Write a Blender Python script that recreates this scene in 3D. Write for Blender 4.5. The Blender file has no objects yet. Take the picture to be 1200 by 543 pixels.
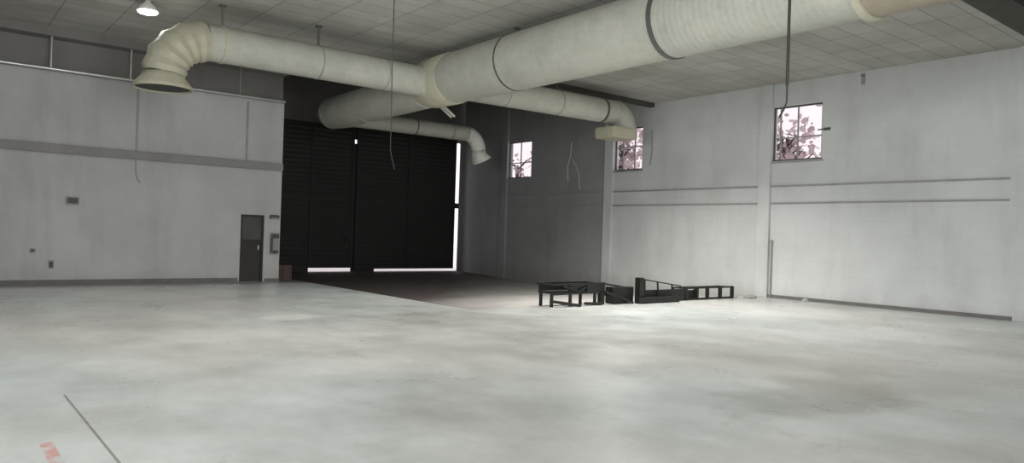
import bpy, bmesh, math, random
from mathutils import Vector, Matrix
random.seed(7)
S = bpy.context.scene
COL = S.collection

# ---------------------------------------------------------------- camera
cam_d = bpy.data.cameras.new('camera'); cam = bpy.data.objects.new('camera', cam_d); COL.objects.link(cam)
F, CX, CY = 862.764, 600.0, 271.5
vr = Vector((-95 - CX, 253 - CY, F)).normalized()      # world +Y seen in camera axes (x right, y down, z forward)
vl = Vector((1670 - CX, 310 - CY, F)).normalized()     # world +X
vu = vr.cross(vl).normalized()
if vu.y > 0: vu = -vu
M = Matrix((vl, vr, vu))                               # camera axes -> world
right = M @ Vector((1, 0, 0)); up = M @ Vector((0, -1, 0)); back = M @ Vector((0, 0, -1))
mw = Matrix((right, up, back)).transposed().to_4x4(); mw.translation = Vector((0, 0, 1.7))
cam.matrix_world = mw
cam_d.sensor_width = 36; cam_d.lens = 36 * F / 1200; cam_d.clip_start = .05; cam_d.clip_end = 300
S.camera = cam

# ---------------------------------------------------------------- world, daylight, exposure
S.view_settings.view_transform = 'Standard'; S.view_settings.look = 'None'
S.view_settings.gamma = 1; S.view_settings.use_curve_mapping = False
S.view_settings.exposure = 0.0
w = bpy.data.worlds.new('overcast_sky'); S.world = w; w.use_nodes = True
w.node_tree.nodes['Background'].inputs[0].default_value = (1.0, .93, .95, 1)
w.node_tree.nodes['Background'].inputs[1].default_value = 1.35

def area(name, loc, direction, sx, sy, power, color=(1, 1, 1), spread=180):
    d = bpy.data.lights.new(name, 'AREA'); d.shape = 'RECTANGLE'; d.size = sx; d.size_y = sy
    d.energy = power; d.color = color; d.spread = math.radians(spread)
    o = bpy.data.objects.new(name, d); COL.objects.link(o); o.location = loc
    o.rotation_euler = Vector(direction).to_track_quat('-Z', 'Y').to_euler()
    return o
# daylight entering by the big gateway in the side wall (left of the camera) and the loading gate behind it
area('side_gate_daylight', (-6.9, 1.0, 3.0), (1, .10, -.06), 9.0, 4.4, 780, (.96, .99, 1.0), 110)
area('rear_gate_daylight', (2.0, -8.9, 2.7), (.03, 1, -.12), 10.0, 5.0, 480, (.97, .99, 1.0), 90)

# ---------------------------------------------------------------- materials
def nt(name):
    m = bpy.data.materials.new(name); m.use_nodes = True
    t = m.node_tree; return m, t, t.nodes['Principled BSDF']
def ramp(t, fac, stops):
    r = t.nodes.new('ShaderNodeValToRGB'); e = r.color_ramp.elements
    while len(e) < len(stops): e.new(.5)
    for k, (p, c) in enumerate(stops): e[k].position = p; e[k].color = (*c, 1)
    t.links.new(fac, r.inputs[0]); return r.outputs[0]
def noise(t, scale, detail=4, rough=.55, vec=None, stretch=None):
    n = t.nodes.new('ShaderNodeTexNoise'); n.inputs['Scale'].default_value = scale
    n.inputs['Detail'].default_value = detail; n.inputs['Roughness'].default_value = rough
    if vec is None:
        g = t.nodes.new('ShaderNodeNewGeometry'); vec = g.outputs['Position']
    if stretch:
        mp = t.nodes.new('ShaderNodeMapping'); mp.inputs['Scale'].default_value = stretch
        t.links.new(vec, mp.inputs[0]); vec = mp.outputs[0]
    t.links.new(vec, n.inputs['Vector']); return n.outputs[0]
def mix(t, mode, fac, a, b):
    n = t.nodes.new('ShaderNodeMixRGB'); n.blend_type = mode
    for k, v in ((0, fac), (1, a), (2, b)):
        if hasattr(v, 'is_linked') or isinstance(v, bpy.types.NodeSocket): t.links.new(v, n.inputs[k])
        elif isinstance(v, tuple): n.inputs[k].default_value = (*v, 1)
        else: n.inputs[k].default_value = v
    return n.outputs[0]
def bump(t, p, h, strength=.2, dist=.02):
    b = t.nodes.new('ShaderNodeBump'); b.inputs['Strength'].default_value = strength
    b.inputs['Distance'].default_value = dist; t.links.new(h, b.inputs['Height']); t.links.new(b.outputs[0], p.inputs['Normal'])
def simple(name, c, rough=.6, metal=0, var=.12, scale=3):
    m, t, p = nt(name)
    lo = tuple(x * (1 - var) for x in c); hi = tuple(min(1, x * (1 + var)) for x in c)
    t.links.new(ramp(t, noise(t, scale), [(.3, lo), (.7, hi)]), p.inputs['Base Color'])
    p.inputs['Roughness'].default_value = rough; p.inputs['Metallic'].default_value = metal
    return m
def math_n(t, op, a, b=0.0, c=None):
    n = t.nodes.new('ShaderNodeMath'); n.operation = op
    for k, v in enumerate((a, b, c)):
        if v is None: continue
        if isinstance(v, bpy.types.NodeSocket): t.links.new(v, n.inputs[k])
        else: n.inputs[k].default_value = v
    return n.outputs[0]
def xyz(t):
    g = t.nodes.new('ShaderNodeNewGeometry'); s = t.nodes.new('ShaderNodeSeparateXYZ')
    t.links.new(g.outputs['Position'], s.inputs[0]); return s.outputs

def mat_floor():
    m, t, p = nt('worn_concrete_floor')
    a = ramp(t, noise(t, .28, 5, .6), [(.32, (.50, .495, .48)), (.5, (.65, .66, .65)), (.68, (.73, .75, .745))])
    b = ramp(t, noise(t, 1.1, 6, .65, stretch=(1, .6, 1)), [(.3, (.76, .755, .74)), (.6, (1, 1, 1))])
    c = mix(t, 'MULTIPLY', .8, a, b)
    tint = ramp(t, noise(t, .16, 2, .5), [(.42, (1, .985, .96)), (.62, (.93, 1.0, 1.0))])
    c = mix(t, 'MULTIPLY', .8, c, tint)
    fine = ramp(t, noise(t, 14, 5, .7), [(.35, (.88, .88, .88)), (.6, (1, 1, 1))])
    c = mix(t, 'MULTIPLY', .5, c, fine)
    x, y, z = xyz(t)
    # white patch far out on the floor
    dx = math_n(t, 'MULTIPLY', math_n(t, 'SUBTRACT', x, 5.5), 1.2); dy = math_n(t, 'MULTIPLY', math_n(t, 'SUBTRACT', y, 13.5), 1.6)
    r2 = math_n(t, 'ADD', math_n(t, 'MULTIPLY', dx, dx), math_n(t, 'MULTIPLY', dy, dy))
    r2 = math_n(t, 'ADD', r2, math_n(t, 'MULTIPLY', noise(t, 3.5), .5))
    white_patch = ramp(t, r2, [(.5, (1, 1, 1)), (.8, (0, 0, 0))])
    c = mix(t, 'MIX', math_n(t, 'MULTIPLY', white_patch, .8), c, (.82, .83, .80))
    sx = math_n(t, 'MULTIPLY', math_n(t, 'SUBTRACT', x, 8.2), .30); sy = math_n(t, 'MULTIPLY', math_n(t, 'SUBTRACT', y, 4.3), .62)
    sr = math_n(t, 'ADD', math_n(t, 'ADD', math_n(t, 'MULTIPLY', sx, sx), math_n(t, 'MULTIPLY', sy, sy)), math_n(t, 'MULTIPLY', noise(t, .9, 5, .65), 1.3))
    c = mix(t, 'MULTIPLY', math_n(t, 'MULTIPLY', ramp(t, sr, [(.55, (1, 1, 1)), (1.0, (0, 0, 0))]), .9), c, (.60, .58, .535))
    # floor darkens along the foot of the grey wall
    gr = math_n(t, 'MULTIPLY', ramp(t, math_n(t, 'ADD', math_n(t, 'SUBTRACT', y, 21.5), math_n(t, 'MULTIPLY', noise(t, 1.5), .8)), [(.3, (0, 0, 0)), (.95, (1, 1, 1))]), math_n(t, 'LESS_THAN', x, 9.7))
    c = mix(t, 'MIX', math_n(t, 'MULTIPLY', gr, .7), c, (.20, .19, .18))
    # saw-cut joints
    def joint(co, at, wd):
        return math_n(t, 'LESS_THAN', math_n(t, 'ABSOLUTE', math_n(t, 'SUBTRACT', co, at)), wd)
    lim = math_n(t, 'MULTIPLY', math_n(t, 'LESS_THAN', y, 8.3), joint(x, 1.15, .011))
    j2 = joint(y, -1.2, .01)
    c = mix(t, 'MIX', math_n(t, 'MULTIPLY', math_n(t, 'MAXIMUM', lim, j2), .75), c, (.16, .155, .15))
    # worn red paint mark
    mk = math_n(t, 'MULTIPLY', joint(x, .80, .045), joint(y, 6.22, .36))
    mk = math_n(t, 'MULTIPLY', mk, ramp(t, noise(t, 9, 4), [(.36, (0, 0, 0)), (.6, (1, 1, 1))]))
    c = mix(t, 'MIX', math_n(t, 'MULTIPLY', mk, .6), c, (.62, .16, .13))
    t.links.new(c, p.inputs['Base Color'])
    t.links.new(ramp(t, noise(t, .9, 4), [(.3, (.24, .24, .24)), (.7, (.44, .44, .44))]), p.inputs['Roughness'])
    bump(t, p, noise(t, 3, 6, .7), .12, .02)
    return m
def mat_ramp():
    m, t, p = nt('ramp_concrete_painted_falloff')
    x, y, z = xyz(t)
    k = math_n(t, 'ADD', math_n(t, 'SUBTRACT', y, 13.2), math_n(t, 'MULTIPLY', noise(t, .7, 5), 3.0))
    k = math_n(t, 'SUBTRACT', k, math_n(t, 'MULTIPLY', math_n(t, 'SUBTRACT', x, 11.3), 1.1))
    c = ramp(t, math_n(t, 'DIVIDE', k, 9.0), [(.2, (.50, .485, .46)), (.75, (.115, .10, .095))])  # pale-to-dark grading paints the light falling off into the bay
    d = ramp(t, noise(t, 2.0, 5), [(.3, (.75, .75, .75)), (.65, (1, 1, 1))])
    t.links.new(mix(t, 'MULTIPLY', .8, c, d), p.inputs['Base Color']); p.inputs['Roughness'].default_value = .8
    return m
def mat_wall(name, base, stain=.8, course=0.0):
    m, t, p = nt(name)
    hi = tuple(x * 1.07 for x in base); lo = tuple(x * .88 for x in base)
    c = ramp(t, noise(t, .5, 5, .6), [(.3, lo), (.7, hi)])
    s = ramp(t, noise(t, 1.0, 5, .65, stretch=(1.3, 1.3, .22)), [(.28, (.8, .79, .77)), (.52, (1, 1, 1))])
    c = mix(t, 'MULTIPLY', stain, c, s)
    x, y, z = xyz(t)
    g = ramp(t, math_n(t, 'ADD', z, math_n(t, 'MULTIPLY', noise(t, 1.6, 4), .9)), [(.38, (.72, .70, .67)), (.85, (1, 1, 1))])   # grime along the foot of the wall
    c = mix(t, 'MULTIPLY', .5, c, g)
    if course:
        f = math_n(t, 'ABSOLUTE', math_n(t, 'SUBTRACT', math_n(t, 'FRACT', math_n(t, 'DIVIDE', z, course)), .5))
        c = mix(t, 'MULTIPLY', math_n(t, 'MULTIPLY', math_n(t, 'GREATER_THAN', f, .475), .06), c, (.3, .3, .3))
    t.links.new(c, p.inputs['Base Color']); p.inputs['Roughness'].default_value = .75
    bump(t, p, noise(t, 6, 5), .1, .02)
    return m
def mat_ceiling():
    m, t, p = nt('stained_ceiling_tiles')
    b = t.nodes.new('ShaderNodeTexBrick'); g = t.nodes.new('ShaderNodeNewGeometry')
    t.links.new(g.outputs['Position'], b.inputs['Vector'])
    b.inputs['Scale'].default_value = 1; b.inputs['Brick Width'].default_value = 1.22; b.inputs['Row Height'].default_value = .61
    b.inputs['Mortar Size'].default_value = .014; b.inputs['Bias'].default_value = .1
    b.inputs['Color1'].default_value = (.50, .495, .465, 1); b.inputs['Color2'].default_value = (.435, .43, .40, 1)
    b.inputs['Mortar'].default_value = (.26, .25, .23, 1); b.offset = 0
    st = ramp(t, noise(t, .45, 5, .6), [(.3, (.72, .70, .66)), (.6, (1, 1, 1))])
    t.links.new(mix(t, 'MULTIPLY', .9, b.outputs[0], st), p.inputs['Base Color']); p.inputs['Roughness'].default_value = .85
    return m
def mat_duct(name, c, ribs=False):
    m, t, p = nt(name)
    base = ramp(t, noise(t, 1.4, 5, .6), [(.3, tuple(x * .86 for x in c)), (.7, tuple(min(1, x * 1.06) for x in c))])
    dirt = ramp(t, noise(t, 5, 5, .7), [(.3, (.82, .80, .74)), (.55, (1, 1, 1))])
    t.links.new(mix(t, 'MULTIPLY', .6, base, dirt), p.inputs['Base Color'])
    p.inputs['Roughness'].default_value = .5
    if ribs:
        x, y, z = xyz(t); bump(t, p, math_n(t, 'SINE', math_n(t, 'MULTIPLY', y, 48)), .2, .01)
    else: bump(t, p, noise(t, 7, 4), .25, .02)
    return m
def mat_slats(name, c):
    m, t, p = nt(name)
    x, y, z = xyz(t)
    f = math_n(t, 'FRACT', math_n(t, 'MULTIPLY', z, 5.0))
    h = math_n(t, 'ABSOLUTE', math_n(t, 'SUBTRACT', f, .5))
    t.links.new(ramp(t, noise(t, 1.2), [(.3, tuple(v * .8 for v in c)), (.7, c)]), p.inputs['Base Color'])
    p.inputs['Roughness'].default_value = .6; bump(t, p, h, .6, .05); return m
def mat_emit(name, c, s):
    m = bpy.data.materials.new(name); m.use_nodes = True; t = m.node_tree; t.nodes.clear()
    e = t.nodes.new('ShaderNodeEmission'); o = t.nodes.new('ShaderNodeOutputMaterial')
    e.inputs[0].default_value = (*c, 1); e.inputs[1].default_value = s; t.links.new(e.outputs[0], o.inputs[0]); return m
def mat_glass():
    m, t, p = nt('dusty_window_glass'); t.nodes.remove(p)
    o = t.nodes['Material Output']; a = t.nodes.new('ShaderNodeBsdfTransparent'); b = t.nodes.new('ShaderNodeBsdfGlossy')
    a.inputs[0].default_value = (.93, .92, .93, 1); b.inputs['Roughness'].default_value = .1
    mx = t.nodes.new('ShaderNodeMixShader'); mx.inputs[0].default_value = .06
    t.links.new(a.outputs[0], mx.inputs[1]); t.links.new(b.outputs[0], mx.inputs[2]); t.links.new(mx.outputs[0], o.inputs[0]); return m

m_floor = mat_floor()
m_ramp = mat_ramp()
m_wallL = mat_wall('grey_plaster', (.47, .472, .47))
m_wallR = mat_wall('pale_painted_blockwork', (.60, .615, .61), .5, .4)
m_wallD = mat_wall('unlit_dark_grey', (.20, .195, .185))
m_wallB = mat_wall('darker_grey_blockwork', (.33, .33, .33), .6, .4)  # darker base grey than the nearer bays
m_wallF = mat_wall('dark_grey_wall', (.16, .155, .15))  # even dark grey for the far end
m_ceil = mat_ceiling()
m_roof = simple('dark_roof_deck', (.07, .068, .06), .9)
m_ledge = mat_wall('shade_grey_ledge', (.27, .265, .26))  # darker than the wall: the ledge's shadow band is put into its grey
m_rail = simple('grey_rail', (.30, .30, .30), .7)
m_duct = mat_duct('cream_duct_jacket', (.49, .49, .43))
m_corr = mat_duct('ribbed_duct_jacket', (.49, .49, .43), True)
m_duct3 = mat_duct('whiter_duct_jacket', (.80, .80, .74))  # whiter than the other jackets, for the far elbow and nozzle
m_duct2 = mat_duct('yellowed_duct_foam', (.52, .50, .385))
m_tan = mat_duct('tan_duct_wrap', (.37, .325, .25))
m_band = simple('dark_clamp_band', (.13, .13, .12), .5, .4)
m_seam = simple('grey_seam', (.33, .33, .29), .6)
m_black = simple('black_painted_steel', (.018, .02, .018), .5, .2)
m_door = mat_slats('dark_slatted_gate', (.018, .016, .015))
m_doorb = simple('near_black_door_paint', (.025, .02, .018), .6)
m_dglass = simple('smoky_door_glass', (.07, .07, .068), .3)
m_steel = simple('galvanised_steel', (.55, .55, .54), .35, .7)
m_white = simple('white_paint', (.78, .78, .76), .5)
m_dark = simple('dark_grey_plastic', (.07, .07, .07), .6)
m_grey = simple('mid_grey_plastic', (.28, .28, .27), .6)
m_brown = simple('reddish_brown_board', (.085, .055, .05), .8, var=.3)
m_glass = mat_glass()
m_bark = simple('tree_bark', (.10, .065, .06), .9)
m_leaf = simple('pinkish_dry_leaves', (.66, .55, .57), .8, var=.25, scale=2)
m_out = simple('pale_yard_concrete', (.8, .78, .8), .9)
m_lamp = mat_emit('lamp_glow', (1, .98, .94), 60)
m_base = simple('dirty_baseboard', (.15, .145, .14), .8)
m_dust = simple('grey_rubble', (.36, .36, .34), .9, var=.3, scale=12)

# ---------------------------------------------------------------- mesh helpers
def bm_obj(name, bm, mat, parent=None, smooth=False, kind=None):
    bmesh.ops.recalc_face_normals(bm, faces=bm.faces)
    me = bpy.data.meshes.new(name); bm.to_mesh(me); bm.free(); me.materials.append(mat)
    if smooth:
        for f in me.polygons: f.use_smooth = True
    o = bpy.data.objects.new(name, me); COL.objects.link(o)
    if parent is not None:
        o.parent = parent; o.matrix_parent_inverse = Matrix.Translation(-parent.location)
    if kind: o['kind'] = kind
    return o
def add_box(bm, lo, hi, bev=0):
    b = bmesh.new()
    vs = [b.verts.new((x, y, z)) for x in (lo[0], hi[0]) for y in (lo[1], hi[1]) for z in (lo[2], hi[2])]
    for q in ((0, 1, 3, 2), (4, 6, 7, 5), (0, 4, 5, 1), (2, 3, 7, 6), (0, 2, 6, 4), (1, 5, 7, 3)): b.faces.new([vs[i] for i in q])
    if bev: bmesh.ops.bevel(b, geom=b.edges[:] + b.verts[:], offset=bev, segments=2, affect='EDGES')
    me = bpy.data.meshes.new('t'); b.to_mesh(me); b.free(); bm.from_mesh(me); bpy.data.meshes.remove(me)
def box(name, lo, hi, mat, parent=None, bev=0, kind=None):
    bm = bmesh.new(); add_box(bm, lo, hi, bev); return bm_obj(name, bm, mat, parent, kind=kind)
def add_tube(bm, pts, rad, n=24, caps=True, closed=False):
    """tube along pts; rad is a number or one per point"""
    pts = [Vector(p) for p in pts]; rad = rad if isinstance(rad, (list, tuple)) else [rad] * len(pts)
    rings = []; ref = None
    for i, p in enumerate(pts):
        if i == 0: d = pts[1] - pts[0]
        elif i == len(pts) - 1: d = pts[-1] - pts[-2]
        else: d = (pts[i + 1] - p).normalized() + (p - pts[i - 1]).normalized()
        d = d.normalized() if d.length > 1e-9 else Vector((0, 0, 1))
        if ref is None:
            ref = d.cross(Vector((0, 0, 1)) if abs(d.z) < .9 else Vector((0, 1, 0))).normalized()
        a = (ref - d * ref.dot(d)).normalized(); b = d.cross(a); ref = a
        rings.append([bm.verts.new(p + (a * math.cos(2 * math.pi * k / n) + b * math.sin(2 * math.pi * k / n)) * rad[i]) for k in range(n)])
    for r0, r1 in zip(rings, rings[1:]):
        for k in range(n): bm.faces.new((r0[k], r0[(k + 1) % n], r1[(k + 1) % n], r1[k]))
    if caps: bm.faces.new(rings[0]); bm.faces.new(rings[-1])
    return bm
def tube(name, pts, rad, mat, parent=None, n=24, caps=True):
    o = bm_obj(name, add_tube(bmesh.new(), pts, rad, n, caps), mat, parent, smooth=True)
    m = o.modifiers.new('edge', 'EDGE_SPLIT'); m.split_angle = math.radians(40); return o
def thing(name, loc, label, cat, group=None):
    o = bpy.data.objects.new(name, None); COL.objects.link(o); o.location = loc; o.empty_display_size = .2
    o['label'] = label; o['category'] = cat
    if group: o['group'] = group
    return o
def tag(o, label, cat, group=None, kind=None):
    o['label'] = label; o['category'] = cat
    if group: o['group'] = group
    if kind: o['kind'] = kind
    return o

# ---------------------------------------------------------------- the shell
XW, YW, YD, ZC, ZR = 20.74, 22.6, 29.6, 6.67, 8.4
PX, PY = 9.6, 13.25                    # left and near edge of the sunken bay
bm = bmesh.new()
add_box(bm, (-7.3, -9.3, -.6), (PX, YW + .3, 0))
add_box(bm, (PX, -9.3, -.6), (XW, PY, 0))
add_box(bm, (8.85, YW, -.6), (PX, YD + .3, 0))
bm_obj('floor', bm, m_floor, kind='structure')
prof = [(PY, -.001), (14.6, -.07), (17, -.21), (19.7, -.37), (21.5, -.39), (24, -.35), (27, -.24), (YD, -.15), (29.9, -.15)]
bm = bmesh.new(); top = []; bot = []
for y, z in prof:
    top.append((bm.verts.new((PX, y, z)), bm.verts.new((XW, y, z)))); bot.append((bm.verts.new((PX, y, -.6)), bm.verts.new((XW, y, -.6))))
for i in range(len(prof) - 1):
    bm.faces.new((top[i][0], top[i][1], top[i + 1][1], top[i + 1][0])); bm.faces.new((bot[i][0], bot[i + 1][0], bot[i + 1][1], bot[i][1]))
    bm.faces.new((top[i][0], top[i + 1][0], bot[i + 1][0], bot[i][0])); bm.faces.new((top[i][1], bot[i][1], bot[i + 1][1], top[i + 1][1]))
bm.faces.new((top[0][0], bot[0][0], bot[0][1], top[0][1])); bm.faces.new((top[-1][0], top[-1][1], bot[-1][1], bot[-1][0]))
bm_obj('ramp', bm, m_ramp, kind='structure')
box('ground_outside', (-12, YD + .3, -.3), (60, 75, -.16), m_out, kind='structure')

def wall_holes(name, axis, at, th, u0, u1, z0, z1, holes, mat):
    """a slab in plane axis=at, thickness th outward; holes (u0,u1,z0,z1)"""
    us = sorted({u0, u1, *[h[0] for h in holes], *[h[1] for h in holes]}); zs = sorted({z0, z1, *[h[2] for h in holes], *[h[3] for h in holes]})
    bm = bmesh.new()
    for a, b in zip(us, us[1:]):
        for c, d in zip(zs, zs[1:]):
            mu, mz = (a + b) / 2, (c + d) / 2
            if any(h[0] < mu < h[1] and h[2] < mz < h[3] for h in holes): continue
            if axis == 'x': add_box(bm, (min(at, at + th), a, c), (max(at, at + th), b, d))
            else: add_box(bm, (a, min(at, at + th), c), (b, max(at, at + th), d))
    bmesh.ops.remove_doubles(bm, verts=bm.verts, dist=1e-4)
    return bm_obj(name, bm, mat, kind='structure')
WIN = [(24.55, 26.15, 4.24, 5.87), (18.22, 19.62, 4.28, 5.88), (11.27, 12.88, 4.26, 5.94)]
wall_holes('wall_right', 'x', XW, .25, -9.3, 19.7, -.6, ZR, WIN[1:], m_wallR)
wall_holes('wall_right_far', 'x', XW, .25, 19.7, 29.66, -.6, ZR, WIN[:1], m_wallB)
wall_holes('wall_left', 'y', YW, .25, -7.3, 8.85, 0, 5.6, [(7.62, 8.34, 0, 2.06)], m_wallL)
box('unlit_opening_stand_in', (-7.3, YW + .14, 5.6), (8.85, YW + .34, ZR), m_wallD, kind='structure')  # dark grey stands in for the unlit opening above the wall
box('wall_return', (8.6, YW + .34, 0), (8.85, YD + .3, ZR), m_wallF, kind='structure')
wall_holes('wall_far', 'y', YD + .17, .1, 8.6, 21.0, -.6, ZR, [(11.0, 20.99, -.3, 6.1)], m_wallF)
box('trim_90', (20.46, YD - .02, -.2), (XW, YD + .03, 6.2), m_wallF, kind='structure')
wall_holes('wall_side', 'x', -7.0, -.25, -9.3, 22.6, 0, ZR, [(-3.6, 5.6, 0.0, 5.3)], m_wallL)
wall_holes('wall_rear', 'y', -9.0, -.25, -7.0, XW, 0, ZR, [(-3.1, 7.1, 0, 5.2)], m_wallL)
bm = bmesh.new()
add_box(bm, (-7.0, -9.0, ZC), (XW, 17.7, ZC + .06)); add_box(bm, (-7.0, 17.7, ZC), (11.7, 22.3, ZC + .06)); add_box(bm, (-7.0, 22.3, ZC), (8.85, YW + .14, ZC + .06))
bm_obj('ceiling', bm, m_ceil, kind='structure')
box('roof', (-7.3, -9.3, ZR), (21.0, 30.3, ZR + .15), m_roof, kind='structure')
box('trim_1', (-7, 22.25, 6.45), (8.85, YW + .14, ZC), m_wallD, kind='structure')                       # dark edge beam over the left wall
box('trim_2', (11.72, 17.7, 6.52), (XW, 17.9, ZR), m_roof, kind='structure')                            # edge of the ceiling before the roof void
box('trim_3', (11.55, 17.9, 6.52), (11.72, 22.4, ZR), m_roof, kind='structure')
box('trim_4', (-7, 4.9, 6.38), (XW, 5.55, ZC), m_roof, kind='structure')                                # dark cross beam near the camera
box('trim_5', (-7.0, YW - .10, 3.46), (8.85, YW, 3.70), m_ledge, kind='structure', bev=.015)            # ledge along the left wall
n = 6
for a, b in ((26.15, 26.6), (19.62, 20.05), (12.88, 13.3), (5.8, 6.25), (-1.0, -.55)):
    z0 = -.6 if a > PY - .2 else 0
    box('trim_%d' % n, (XW - .09, a, z0 if a > 13 else 0), (XW, b, ZC if a < 15 else ZR), m_wallR if a < 21 else m_wallB, kind='structure', bev=.01); n += 1
def rail(y0, y1, z, h=.05, x=.035):
    global n
    box('trim_%d' % n, (XW - x, y0, z - h), (XW, y1, z), m_rail, kind='structure'); n += 1
for y0, y1 in ((20.05, 26.15), (13.3, 19.62), (6.4, 12.88)):
    rail(y0, y1, 3.50); rail(y0, y1, 2.97)
rail(26.6, 29.6, 3.50)
box('baseboard_left', (-7, YW - .03, 0), (7.57, YW, .13), m_base, kind='structure')
box('baseboard_left_end', (8.40, YW - .03, 0), (8.85, YW, .10), m_base, kind='structure')
box('baseboard_right', (XW - .03, 6.25, 0), (XW, 12.88, .10), m_base, kind='structure')
box('baseboard_right_near', (XW - .05, -9, 0), (XW, 5.8, .11), m_base, kind='structure')
for x, z0, z1 in ((4.67, 3.7, 5.45), (7.72, 3.7, 5.5)):
    box('trim_%d' % n, (x - .03, YW - .02, z0), (x + .03, YW, z1), m_rail, kind='structure'); n += 1

# windows
def window(k, y0, y1, z0, z1, mull, trans):
    root = bpy.data.objects.new('window_%d' % k, None); COL.objects.link(root); root.location = (XW + .1, y0, z0); root['kind'] = 'structure'
    x0, x1 = XW + .06, XW + .11
    bm = bmesh.new(); f = .045
    add_box(bm, (x0, y0, z0), (x1, y1, z0 + f)); add_box(bm, (x0, y0, z1 - f), (x1, y1, z1))
    add_box(bm, (x0, y0, z0 + f), (x1, y0 + f, z1 - f)); add_box(bm, (x0, y1 - f, z0 + f), (x1, y1, z1 - f))
    bm_obj('window_frame', bm, m_dark, root)
    for fr in mull: box('mullion', (x0, y0 + (y1 - y0) * fr - .02, z0 + f), (x1 - .01, y0 + (y1 - y0) * fr + .02, z1 - f), m_rail, root)
    for fr in trans: box('transom', (x0 + .005, y0 + f, z0 + (z1 - z0) * fr - .02), (x1 - .005, y1 - f, z0 + (z1 - z0) * fr + .02), m_rail, root)
    box('pane', (x0 + .02, y0 + f, z0 + f), (x0 + .026, y1 - f, z1 - f), m_glass, root)
    box('window_sill', (XW - .05, y0 - .05, z0 - .07), (XW + .2, y1 + .05, z0), m_rail, root)
window(1, *WIN[0], (.5,), (.42,)); window(2, *WIN[1], (.3, .72), (.55,)); window(3, *WIN[2], (.5, .86), (.42,))

# the three doors
def gate(k, x0, x1, z0, y):
    root = bpy.data.objects.new('door_%d' % k, None); COL.objects.link(root); root.location = (x0, y, z0); root['kind'] = 'structure'
    box('door_panel', (x0, y, z0), (x1, y + .06, 6.2), m_door, root)
    bm = bmesh.new()
    for x in (x0, x1 - .1, (x0 + x1) / 2): add_box(bm, (x, y - .04, z0), (x + .1, y, 6.2))
    for z in (z0, 3.0, 6.1): add_box(bm, (x0, y - .045, z), (x1, y - .005, z + .1))
    bm_obj('door_frame', bm, m_black, root)
    box('door_handle', ((x1 - .3) if k == 1 else (x0 + .25), y - .1, 1.1), ((x1 - .26) if k == 1 else (x0 + .29), y - .04, 1.45), m_black, root)
gate(1, 10.9, 14.86, .02, YD + .1); gate(2, 14.95, 20.22, -.02, YD)
box('trim_%d' % n, (10.9, YD + .02, -.2), (12.86, YD + .09, .12), m_black, kind='structure'); n += 1
box('trim_%d' % n, (14.85, YD + .07, -.2), (16.0, YD + .09, .04), m_black, kind='structure'); n += 1
box('trim_%d' % n, (20.18, YD + .03, 2.9), (20.5, YD + .1, 3.15), m_black, kind='structure'); n += 1
for z0, z1 in ((-.2, 5.50), (5.68, 6.2)): box('trim_%d' % n, (14.84, YD + .065, z0), (14.97, YD + .095, z1), m_black, kind='structure'); n += 1
d = bpy.data.objects.new('door_3', None); COL.objects.link(d); d.location = (7.62, YW, 0); d['kind'] = 'structure'
bm = bmesh.new(); y0, y1 = YW + .02, YW + .14
add_box(bm, (7.62, y0, 0), (7.68, y1, 2.06)); add_box(bm, (8.28, y0, 0), (8.34, y1, 2.06)); add_box(bm, (7.68, y0, 2.0), (8.28, y1, 2.06)); add_box(bm, (7.68, y0, 1.24), (8.28, y1, 1.30))
bm_obj('door_frame', bm, m_doorb, d)
box('door_leaf', (7.68, y0 + .05, .01), (8.28, y0 + .09, 1.24), m_doorb, d)
box('door_glass', (7.68, y0 + .05, 1.30), (8.28, y0 + .07, 2.0), m_dglass, d)
box('door_handle', (8.17, y0 - .0, .98), (8.21, y0 + .05, 1.12), m_steel, d, bev=.005)

# ---------------------------------------------------------------- the ventilation duct
TX, TZ, TR = 11.03, 5.84, .68
duct = thing('ventilation_duct', (TX, 17.1, ZC), 'cream insulated round ventilation duct with three branches slung under the ceiling', 'duct')
def ring(c, axis, r, w, mat, parent, nm='seam_ring', t=.02):
    a = Vector(axis).normalized() * w / 2; c = Vector(c)
    return tube(nm, [c - a, c - a * .99, c + a * .99, c + a], [r * .98, r + t, r + t, r * .98], mat, parent, 40)
trunk = tube('main_trunk', [(TX, 9.0, TZ), (TX, 9.01, TZ), (TX, 13.7, TZ), (TX, 16.3, TZ)], [TR, TR, TR - .005, TR - .01], m_duct, duct, 56)
capp = tube('junction_cap', [(TX, 16.3, TZ), (TX, 16.32, TZ), (TX, 17.3, TZ), (TX, 17.6, TZ - .02), (TX, 17.9, TZ - .08)], [TR, TR + .015, TR + .01, TR - .04, .53], m_duct2, duct, 56); capp['label'] = 'yellowed foam cap at the junction'
rib = tube('ribbed_trunk', [(TX, 5.25, TZ), (TX, 9.0, TZ)], TR, m_corr, duct, 56)
tan = tube('tan_wrapped_section', [(TX, -6.0, TZ), (TX, 5.25, TZ)], TR + .012, m_tan, duct, 56); tan['label'] = 'tan wrapped length of the trunk'
ring((TX, 5.3, TZ), (0, 1, 0), TR + .02, .12, m_duct2, trunk, 'end_collar', .04)
ring((TX, 9.05, TZ), (0, 1, 0), TR, .10, m_band, trunk, 'clamp_band', .025)
ring((TX, 13.75, TZ), (0, 1, 0), TR, .04, m_band, trunk, 'seam_ring', .012)
FZ = 5.70
far = tube('far_trunk', [(TX, 17.7, FZ + .05), (TX, 21.6, FZ), (TX, 23.6, FZ)], [.56, .55, .54], m_duct, duct, 40)
ring((TX, 21.2, FZ), (0, 1, 0), .55, .04, m_seam, far, t=.01)
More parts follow.
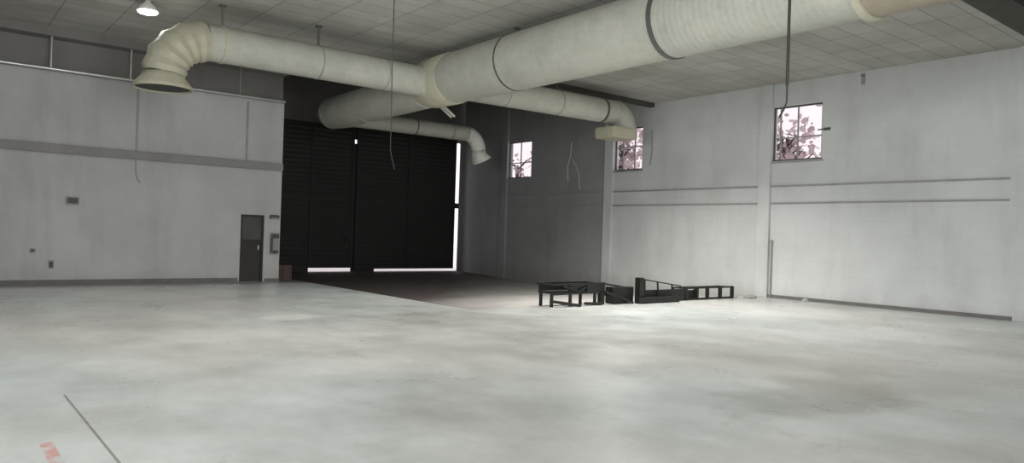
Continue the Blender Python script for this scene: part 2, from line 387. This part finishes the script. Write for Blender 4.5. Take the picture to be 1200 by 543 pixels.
# end elbow of the far trunk, turning towards the right wall
EY = 24.15
pts = [(TX + .55 * (1 - math.cos(a)), 23.6 + .55 * math.sin(a), FZ) for a in [math.pi / 2 * k / 8 for k in range(9)]]
tube('elbow', pts + [(12.0, EY, FZ)], [.54, .54, .53, .52, .50, .48, .46, .44, .42, .33], m_duct, duct, 40)
def branch(pts, r, rings_at, axis=(1, 0, 0), mat=m_duct):
    b = tube('branch_duct', pts, r, mat, duct, 40)
    for x, w, mt, t in rings_at:
        p0, p1 = Vector(pts[0]), Vector(pts[-1]); f = (x - p0.x) / (p1.x - p0.x)
        ring(p0.lerp(p1, f), p1 - p0, r if not isinstance(r, list) else r[0], w, mt, b, t=t)
    return b
def gore(start, toward, R, r, segs, nm='elbow', mat=m_duct2, sweep=90, bulge=.03):
    """segmented elbow turning from a horizontal direction to straight down"""
    s = Vector(start); h = Vector(toward).normalized(); dn = Vector((0, 0, -1)); pts = []; rad = []
    for k in range(segs + 1):
        a = math.radians(sweep) * k / segs
        p = s + h * R * math.sin(a) + dn * R * (1 - math.cos(a)); pts.append(p)
    P = []
    for k in range(segs):
        P += [pts[k].lerp(pts[k + 1], .02), pts[k].lerp(pts[k + 1], .5), pts[k].lerp(pts[k + 1], .98)]
        rad += [r, r + bulge, r]
    return tube(nm, P, rad, mat, duct, 40), pts[-1]
# left branch, towards the grey wall
BZ, BY = 5.77, 17.1
branch([(11.0, BY, BZ), (4.85, BY, BZ)], .40, [(7.5, .04, m_seam, .014), (5.2, .05, m_duct2, .02), (9.3, .03, m_seam, .008)])
el, e = gore((4.87, BY, BZ), (-1, 0, 0), .86, .41, 5, bulge=.05)
def nozzle(x, y, z0, z1, r0, r1, mat):
    nz = tube('nozzle', [(x, y, z0), (x, y, z0 - (z0 - z1) * .25), (x, y, z1 + .08), (x, y, z1)], [r0, r0 + .02, r1 - .02, r1], mat, duct, 40, caps=False)
    so = nz.modifiers.new('wall', 'SOLIDIFY'); so.thickness = .025
    bm = bmesh.new(); add_tube(bm, [(x, y, z1 + .03), (x, y, z1 + .05)], r1 - .04, 32); bm_obj('mouth_shade_disc', bm, m_black, nz)  # black disc paints the shade inside the nozzle
    return nz
nozzle(e.x, e.y, e.z + .02, 4.60, .42, .60, m_duct2)
# right branch, towards window 2
RZ = 5.90
branch([(11.05, BY, RZ - .05), (17.95, BY, RZ)], .39, [(17.35, .09, m_band, .02), (15.4, .04, m_seam, .012), (13.3, .03, m_seam, .01)])
el, e = gore((17.95, BY, RZ), (1, 0, 0), .56, .41, 5, bulge=.02, mat=m_duct)
bm = bmesh.new(); add_box(bm, (17.55, BY - .45, 5.02), (18.72, BY + .45, 5.38), .04); bm_obj('outlet_box', bm, m_duct2, duct)
# far branch, towards window 1
FB = FZ - .02
branch([(11.7, EY, FB), (16.95, EY, FB + .02)], .30, [(14.55, .05, m_band, .012), (16.2, .07, m_seam, .015), (13.2, .03, m_seam, .01)])
el, e = gore((16.95, EY, FB + .02), (1, 0, 0), .62, .29, 4, bulge=.01, mat=m_duct3)
nz = tube('nozzle', [(e.x, EY, e.z + .02), (e.x + .02, EY, e.z - .15), (e.x + .16, EY - .02, e.z - .42)], [.29, .31, .42], m_duct3, duct, 40, caps=False)
nz.modifiers.new('wall', 'SOLIDIFY').thickness = .02
# straps up to the ceiling and the white braces under the junction
for x, y, z in ((TX, 9.05, TZ + TR), (TX, 13.75, TZ + TR), (TX, 2.0, TZ + TR), (7.5, BY, BZ + .4), (5.2, BY, BZ + .4), (15.4, BY, RZ + .38)):
    bm = bmesh.new(); add_box(bm, (x - .02, y - .02, z - .01), (x + .02, y + .02, ZC + .002)); add_box(bm, (x - .07, y - .07, ZC - .03), (x + .07, y + .07, ZC + .002)); bm_obj('hanger_strap', bm, m_band, duct)
for x in (14.3, 16.2): bm = bmesh.new(); add_box(bm, (x - .015, EY - .015, FB + .28), (x + .015, EY + .015, ZR)); bm_obj('hanger_strap', bm, m_band, duct)
for dy in (0, .16): tube('brace', [(TX + .35, 17.5 + dy, TZ - .5), (TX + .95, 17.7 + dy, TZ - .76)], .04, m_duct, duct, 10)
tube('brace', [(TX - .1, 17.6, TZ - .45), (TX + .35, 17.5, TZ - .5)], .03, m_white, duct, 10)

# ---------------------------------------------------------------- lamps
def lamp(x, y, label, power, cone=None):
    t = thing('high_bay_lamp', (x, y, ZC), label, 'lamp', None)
    tube('housing', [(x, y, ZC), (x, y, ZC - .05), (x, y, ZC - .12), (x, y, ZC - .24)], [.05, .08, .17, .22], m_white, t, 32)
    tube('lens', [(x, y, ZC - .24), (x, y, ZC - .27), (x, y, ZC - .29)], [.20, .19, .12], m_lamp, t, 32)
    l = bpy.data.lights.new('lamp_light', 'SPOT' if cone else 'POINT'); l.energy = power
    if cone: l.spot_size = math.radians(cone); l.spot_blend = .75
    l.shadow_soft_size = .15; l.color = (1, .97, .92)
    o = bpy.data.objects.new('lamp_light', l); COL.objects.link(o); o.location = (0, 0, -.5); o.parent = t
lamp(3.85, 18.0, 'round white ceiling lamp, lit, above the left duct elbow', 130, 126)
lamp(3.85, 11.0, 'extra unseen round white ceiling lamp over the open floor nearest the camera', 820, 138)  # extra lamp out of view, added to brighten the near floor
lamp(14.7, 13.9, 'extra round white ceiling lamp, unseen behind the main duct, nearer the pit', 2350, 140)  # extra unseen lamp, lights the far floor and lower right wall
lamp(14.1, 7.6, 'extra round white ceiling lamp, unseen behind the main duct, nearer the camera', 560, 128)  # second extra unseen lamp, more light on the right side

# ---------------------------------------------------------------- wall services on the left
t = thing('overhead_pipe', (-6, 22.3, 5.62), 'bright metal pipe on drop rods running along the top of the grey wall', 'pipe')
tube('pipe', [(-6.9, 22.4, 5.62), (8.8, 22.4, 5.62)], .045, m_steel, t, 16)
for x in (-3.8, -.8, 1.9 + .65, 4.42, 7.4): tube('drop_rod', [(x, 22.4, 5.6), (x, 22.4, 6.45)], .035 if x < 5 else .01, m_steel, t, 10)
t = thing('wall_sign', (3.17, YW, 2.24), 'small dark rectangular box high on the grey wall', 'sign')
box('casing', (3.02, YW - .07, 2.13), (3.32, YW, 2.34), m_grey, t, bev=.01); box('face_plate', (3.05, YW - .08, 2.16), (3.29, YW - .068, 2.31), m_dark, t)
t = thing('wall_socket', (2.3, YW, .9), 'small dark socket on the grey wall, nearest the left edge of the photo', 'socket')
box('back_plate', (2.24, YW - .02, .84), (2.38, YW, .95), m_grey, t, bev=.004); box('socket_face', (2.27, YW - .05, .86), (2.35, YW - .018, .93), m_dark, t, bev=.006)
t = thing('junction_box', (2.72, YW, .54), 'upright grey junction box low on the grey wall, below the dark sign box', 'junction box')
box('back_plate', (2.67, YW - .02, .43), (2.79, YW, .65), m_grey, t, bev=.004); box('cover', (2.69, YW - .06, .46), (2.77, YW - .018, .61), m_dark, t, bev=.008)
t = thing('emergency_light', (8.6, YW, 2.03), 'short dark emergency light above the wall box, beside the narrow doorway', 'light')
box('housing', (8.49, YW - .09, 1.95), (8.79, YW, 2.08), m_dark, t, bev=.02); box('lens_cover', (8.52, YW - .10, 1.96), (8.76, YW - .08, 2.0), m_grey, t, bev=.004)
t = thing('control_box', (8.65, YW, 1.2), 'tall dark control box with pale cover between the doorway and the wall corner', 'control box')
box('casing', (8.53, YW - .10, .86), (8.79, YW, 1.52), m_grey, t, bev=.015); box('top_switch', (8.55, YW - .14, 1.36), (8.78, YW - .095, 1.49), m_dark, t, bev=.01)
box('side_rail', (8.53, YW - .13, .90), (8.59, YW - .09, 1.36), m_dark, t, bev=.01); box('pale_cover', (8.64, YW - .12, 1.05), (8.76, YW - .095, 1.3), m_rail, t, bev=.01)
box('bottom_switch', (8.6, YW - .14, .88), (8.76, YW - .095, .98), m_dark, t, bev=.01)
t = thing('conduit', (-2, YW, .3), 'thin dark cable drooping down the grey wall below the ledge', 'cable')
tube('cable', [(4.66, YW - .03, 3.44), (4.67, YW - .03, 3.1), (4.72, YW - .04, 2.9), (4.8, YW - .04, 2.82)], .012, m_rail, t, 8)
t = thing('storage_crate', (9.35, 24, 0), 'low reddish brown crate in the dark beside the end of the grey wall', 'crate')
box('crate_body', (8.95, 23.3, 0), (9.95 - .4, 24.3, .42), m_brown, t, bev=.02); box('crate_lid', (8.93, 23.28, .42), (9.57, 24.32, .47), m_brown, t, bev=.01)
for x in (8.97, 9.24, 9.5): box('batten', (x, 23.27, .04), (x + .04, 23.3, .4), m_brown, t)

# ---------------------------------------------------------------- cables and hangers
t = thing('hanging_rod', (8.0, 4.8, ZC), 'thick dark rod with a loose end hanging from the ceiling before the nearest window', 'cable')
hx, hy = 8.0, 4.80
t.location = (hx, hy, ZC)
tube('rod', [(hx, hy, ZC), (hx, hy, 3.58)], .018, m_black, t, 10)
tube('loose_end', [(hx, hy, 3.60), (hx, hy, 3.38), (hx - .02, hy + .02, 3.30), (hx - .07, hy + .05, 3.20)], .011, m_black, t, 8)
t = thing('hanging_cable', (6.0, 10.74, ZC), 'long thin dark cable hanging in front of the left duct branch', 'cable')
tube('cable', [(6, 10.74, ZC), (6.0, 10.73, 4.33), (6.0, 10.70, 3.35), (6.0, 10.70, 3.05), (6.02, 10.68, 2.9), (6.07, 10.66, 2.71)], .008, m_black, t, 8)
tube('ceiling_hook', [(6, 10.74, ZC), (6, 10.74, ZC - .08)], .03, m_band, t, 10)
t = thing('window_cable', (19.6, 24.0, ZR), 'short pale cable dropping to the window farthest from the camera', 'cable')
tube('cable', [(XW - .06, 25.05, ZR), (XW - .06, 25.05, 6.2), (XW - .04, 25.02, 5.9)], .012, m_rail, t, 8)
def wcable(pts, label, r=.012, mt=None):
    o = tube('wall_cable', [(XW - .03, y, z) for y, z in pts], r, mt or m_rail, None, 8); return tag(o, label, 'cable')
wcable([(13.05, 6.6), (13.2, 6.2), (13.25, 5.5), (13.15, 5.1), (12.95, 4.9)], 'thin cable looping down the wall beside the nearest window', .013)
wcable([(22.0, 5.6), (22.05, 5.0), (22.2, 4.6), (22.15, 4.0)], 'pale cable drooping on the dim wall between the two far windows, left strand', .018, m_wallR)
wcable([(21.95, 4.9), (21.7, 4.6), (21.5, 4.2), (21.45, 3.6)], 'pale cable drooping on the dim wall between the two far windows, right strand', .016, m_wallR)
wcable([(17.75, 5.7), (17.72, 5.0), (17.8, 4.4)], 'short faint cable on the wall just right of the middle window', .02)
t = thing('wall_bracket', (XW, 10.0, 6.5), 'small dark bracket under the ceiling edge right of the nearest window', 'bracket')
box('plate', (XW - .02, 10.02, 6.28), (XW, 10.14, 6.6), m_rail, t, bev=.005); box('arm', (XW - .12, 10.05, 6.5), (XW - .015, 10.11, 6.56), m_rail, t, bev=.005)
t = thing('window_latch', (XW, 11.1, 4.9), 'small dark stay sticking out beside the nearest window', 'latch')
box('plate', (XW - .03, 11.0, 5.08), (XW, 11.2, 5.16), m_dark, t, bev=.008); tube('pin', [(XW - .02, 11.2, 5.12), (XW - .12, 11.34, 5.1)], .02, m_dark, t, 8)
t = thing('drain_pipe', (XW, 12.75, 0), 'thin grey pipe standing against the foot of the pilaster by the pit', 'pipe')
tube('pipe', [(XW - .06, 12.78, .0), (XW - .06, 12.78, 1.75)], .022, m_rail, t, 12); tube('cap', [(XW - .06, 12.78, 1.74), (XW - .06, 12.78, 1.8)], .04, m_rail, t, 12)

# ---------------------------------------------------------------- black steel frames at the edge of the pit
def bars(bm, segs, w=.05):
    for a, b in segs:
        a, b = Vector(a), Vector(b); d = (b - a).normalized(); s = d.cross(Vector((0, 0, 1)))
        s = (s if s.length > .01 else Vector((1, 0, 0))).normalized() * w / 2; u = s.cross(d).normalized() * w / 2
        vs = [bm.verts.new(p + i * s + j * u) for p in (a, b) for i, j in ((-1, -1), (1, -1), (1, 1), (-1, 1))]
        bm.faces.new(vs[:4]); bm.faces.new(vs[4:])
        for k in range(4): bm.faces.new((vs[k], vs[(k + 1) % 4], vs[4 + (k + 1) % 4], vs[4 + k]))
def barpart(nm, segs, parent, w=.05, mat=None):
    for sg in segs:
        bm = bmesh.new(); bars(bm, [sg], w); bm_obj(nm, bm, mat or m_black, parent)
# low cart-like frame
Y0 = 13.0
t = thing('steel_bench', (12.6, Y0, 0), 'low black steel bench frame at the left end of the row beside the ramp', 'steel frame')
bm = bmesh.new(); add_box(bm, (11.9, Y0 + .3, .30), (13.35, Y0 + .62, .36)); add_box(bm, (11.9, Y0 + .6, .3), (13.45, Y0 + .66, .56)); add_box(bm, (12.45, Y0 + .12, .32), (13.0, Y0 + .18, .5)); bm_obj('deck', bm, m_black, t)
barpart('top_rail', [((11.8, Y0 + .1, .53), (13.5, Y0 + .1, .54)), ((11.8, Y0 + .1, .30), (13.5, Y0 + .1, .32)), ((11.8, Y0 + .1, .53), (11.85, Y0 + .66, .54)), ((13.48, Y0 + .1, .53), (13.48, Y0 + .66, .54)), ((12.2, Y0 + .1, .5), (12.7, Y0 + .1, .36)), ((12.7, Y0 + .1, .36), (13.1, Y0 + .1, .5))], t, .045)
for x, y in ((11.84, Y0 + .1), (12.45, Y0 + .1), (13.3, Y0 + .1), (13.3, Y0 + .62), (11.95, Y0 + .62)): barpart('leg', [((x, y, -.0 if y < PY else -.02), (x, y, .32))], t, .06)
barpart('foot_rail', [((11.8, Y0 + .1, .14), (12.6, Y0 - .12, .03)), ((12.95, Y0 + .1, .05), (13.42, Y0 - .02, .04))], t, .07)
bm = bmesh.new(); add_box(bm, (13.0, Y0 + .07, .32), (13.5, Y0 + .12, .54)); bm_obj('end_panel', bm, m_black, t)
# sloping ladder-like ramp
t = thing('steel_ladder', (14.1, Y0, 0), 'black steel ladder section leaning down between the bench and the tall post', 'steel frame')
rl = []
for y in (Y0 - .02, Y0 + .35): rl.append(((13.56, y, .34), (14.6, y, .03)))
barpart('stile', rl, t, .05)
barpart('rung', [((13.56 + 1.04 * k / 5, Y0 - .02, .34 - .31 * k / 5), (13.56 + 1.04 * k / 5, Y0 + .35, .34 - .31 * k / 5)) for k in range(6)], t, .03)
barpart('post', [((13.63, Y0 + .2, 0), (13.63, Y0 + .2, .56))], t, .13)
barpart('top_rail', [((13.6, Y0 + .25, .54), (14.68, Y0 + .3, .40))], t, .04)
bm = bmesh.new(); add_box(bm, (13.95, Y0 + .1, .01), (14.74, Y0 + .36, .43)); bm_obj('dark_panel', bm, m_black, t)
# tapered side frame with tall post
t = thing('tapered_frame', (15.6, Y0, 0), 'black steel frame with a tall post and a rail tapering down to the right', 'steel frame')
barpart('tall_post', [((14.86, Y0, 0), (14.86, Y0, .68))], t, .17)
barpart('top_rail', [((14.8, Y0 + .05, .66), (16.9, Y0 + .25, .40))], t, .03)
barpart('upright', [((15.7, Y0 + .05, 0), (15.7, Y0 + .1, .55)), ((15.25, Y0 + .15, .2), (15.25, Y0 + .17, .62)), ((16.4, Y0 + .15, 0), (16.4, Y0 + .17, .47))], t, .035)
bm = bmesh.new(); add_box(bm, (14.7, Y0 - .15, .0), (16.35, Y0 + .0, .16)); add_box(bm, (14.96, Y0 + .1, .0), (16.9, Y0 + .18, .33)); bm_obj('base_plate', bm, m_black, t)
# low guard frame with square bays
t = thing('low_guard_frame', (18.0, Y0, 0), 'low black guard frame with square open bays at the right end of the row', 'steel frame')
barpart('rail', [((16.95, Y0 + .15, .345), (19.25, Y0 + .15, .345)), ((16.95, Y0 + .15, .03), (19.25, Y0 + .15, .03))], t, .05)
barpart('rail', [((16.95, Y0 + .6, .33), (19.25, Y0 + .6, .33))], t, .04)
for x in (17.0, 17.5, 18.0, 18.62, 19.22): barpart('post', [((x, Y0 + .15, 0), (x, Y0 + .15, .36))], t, .085)
for x in (17.0, 18.0, 19.22): barpart('post', [((x, Y0 + .6, -.04), (x, Y0 + .6, .35))], t, .05)
barpart('cross_bar', [((17.0, Y0 + .15, .34), (17.0, Y0 + .6, .33)), ((18.0, Y0 + .15, .34), (18.0, Y0 + .6, .33)), ((19.22, Y0 + .15, .34), (19.22, Y0 + .6, .33))], t, .035)
bm = bmesh.new(); add_box(bm, (16.96, Y0 + .2, .03), (17.5, Y0 + .24, .28)); bm_obj('infill_panel', bm, m_black, t)
def blob(name, c, s, mat, label, cat):
    bm = bmesh.new(); bmesh.ops.create_icosphere(bm, subdivisions=3, radius=1)
    for v in bm.verts:
        k = 1 + random.uniform(-.08, .08); v.co = Vector((c[0] + v.co.x * s[0] * k, c[1] + v.co.y * s[1] * k, max(0, v.co.z) * s[2] * k))
    o = bm_obj(name, bm, mat); return tag(o, label, cat)
blob('rubble_heap', (19.75, 13.0, 0), (.5, .2, .1), m_dust, 'flat heap of grey rubble between the guard frame and the pale wall', 'rubble')
blob('debris_lump', (20.5, 11.5, 0), (.09, .12, .1), m_dust, 'small lump of debris on the floor against the pale wall', 'debris')

# ---------------------------------------------------------------- trees outside the windows
def tree(x, y, label, lean, seed, nb=9, leaves=160, spread=1.5, zc=5.2):
    random.seed(seed)
    t = thing('tree', (x, y, -.3), label, 'tree')
    bm = bmesh.new()
    add_tube(bm, [(x, y, -.3), (x, y + lean * .3, 2.5), (x, y + lean, zc)], [.16, .12, .08], 8)
    for k in range(nb):
        a = random.uniform(0, 6.28); L = random.uniform(.6, spread); z = zc - random.uniform(.2, 1.6)
        p = Vector((x, y + lean * .8, z)); d = Vector((.5 * math.cos(a), math.sin(a), random.uniform(.1, .9))) * L
        add_tube(bm, [p, p + d * .5 + Vector((0, 0, .1)), p + d], [.055, .035, .012], 6)
    bm_obj('trunk', bm, m_bark, t, True)
    bm = bmesh.new()
    for k in range(leaves):
        c = Vector((x + random.gauss(0, .4), y + lean + random.gauss(0, spread * .45), zc - .3 + random.gauss(0, .6)))
        r = random.uniform(.05, .17); q = Matrix.Rotation(random.uniform(0, 6), 3, Vector((random.random(), random.random(), random.random())).normalized())
        bm.faces.new([bm.verts.new(c + q @ Vector(v) * r) for v in ((-1, 0, 0), (-.5, -.7, .1), (.5, -.7, .15), (1, 0, 0), (.5, .7, .1), (-.5, .7, .1))])
    bm_obj('foliage', bm, m_leaf, t)
    bm = bmesh.new()
    for k in range(leaves // 6):
        c = Vector((x - .5 + random.gauss(0, .08), y + lean + random.gauss(0, .26), zc + .02 + random.gauss(0, .13)))
        r = random.uniform(.05, .10); q = Matrix.Rotation(random.uniform(0, 6), 3, Vector((random.random(), random.random(), random.random())).normalized())
        bm.faces.new([bm.verts.new(c + q @ Vector(v) * r) for v in ((-1, 0, 0), (-.5, -.7, .1), (.5, -.7, .15), (1, 0, 0), (.5, .7, .1), (-.5, .7, .1))])
    bm_obj('twig_cluster', bm, m_bark, t, kind='stuff')  # loose dark flakes standing for a cluster of twigs
tree(22.6, 13.4, 'bare reddish tree seen through the nearest window', .1, 3, 12, 330, 1.1, 5.0)
tree(22.6, 20.9, 'reddish tree seen through the middle window', .0, 11, 12, 420, 1.3, 5.3)
tree(23.4, 28.6, 'thin tree seen through the window farthest from the camera', .2, 5, 5, 70)
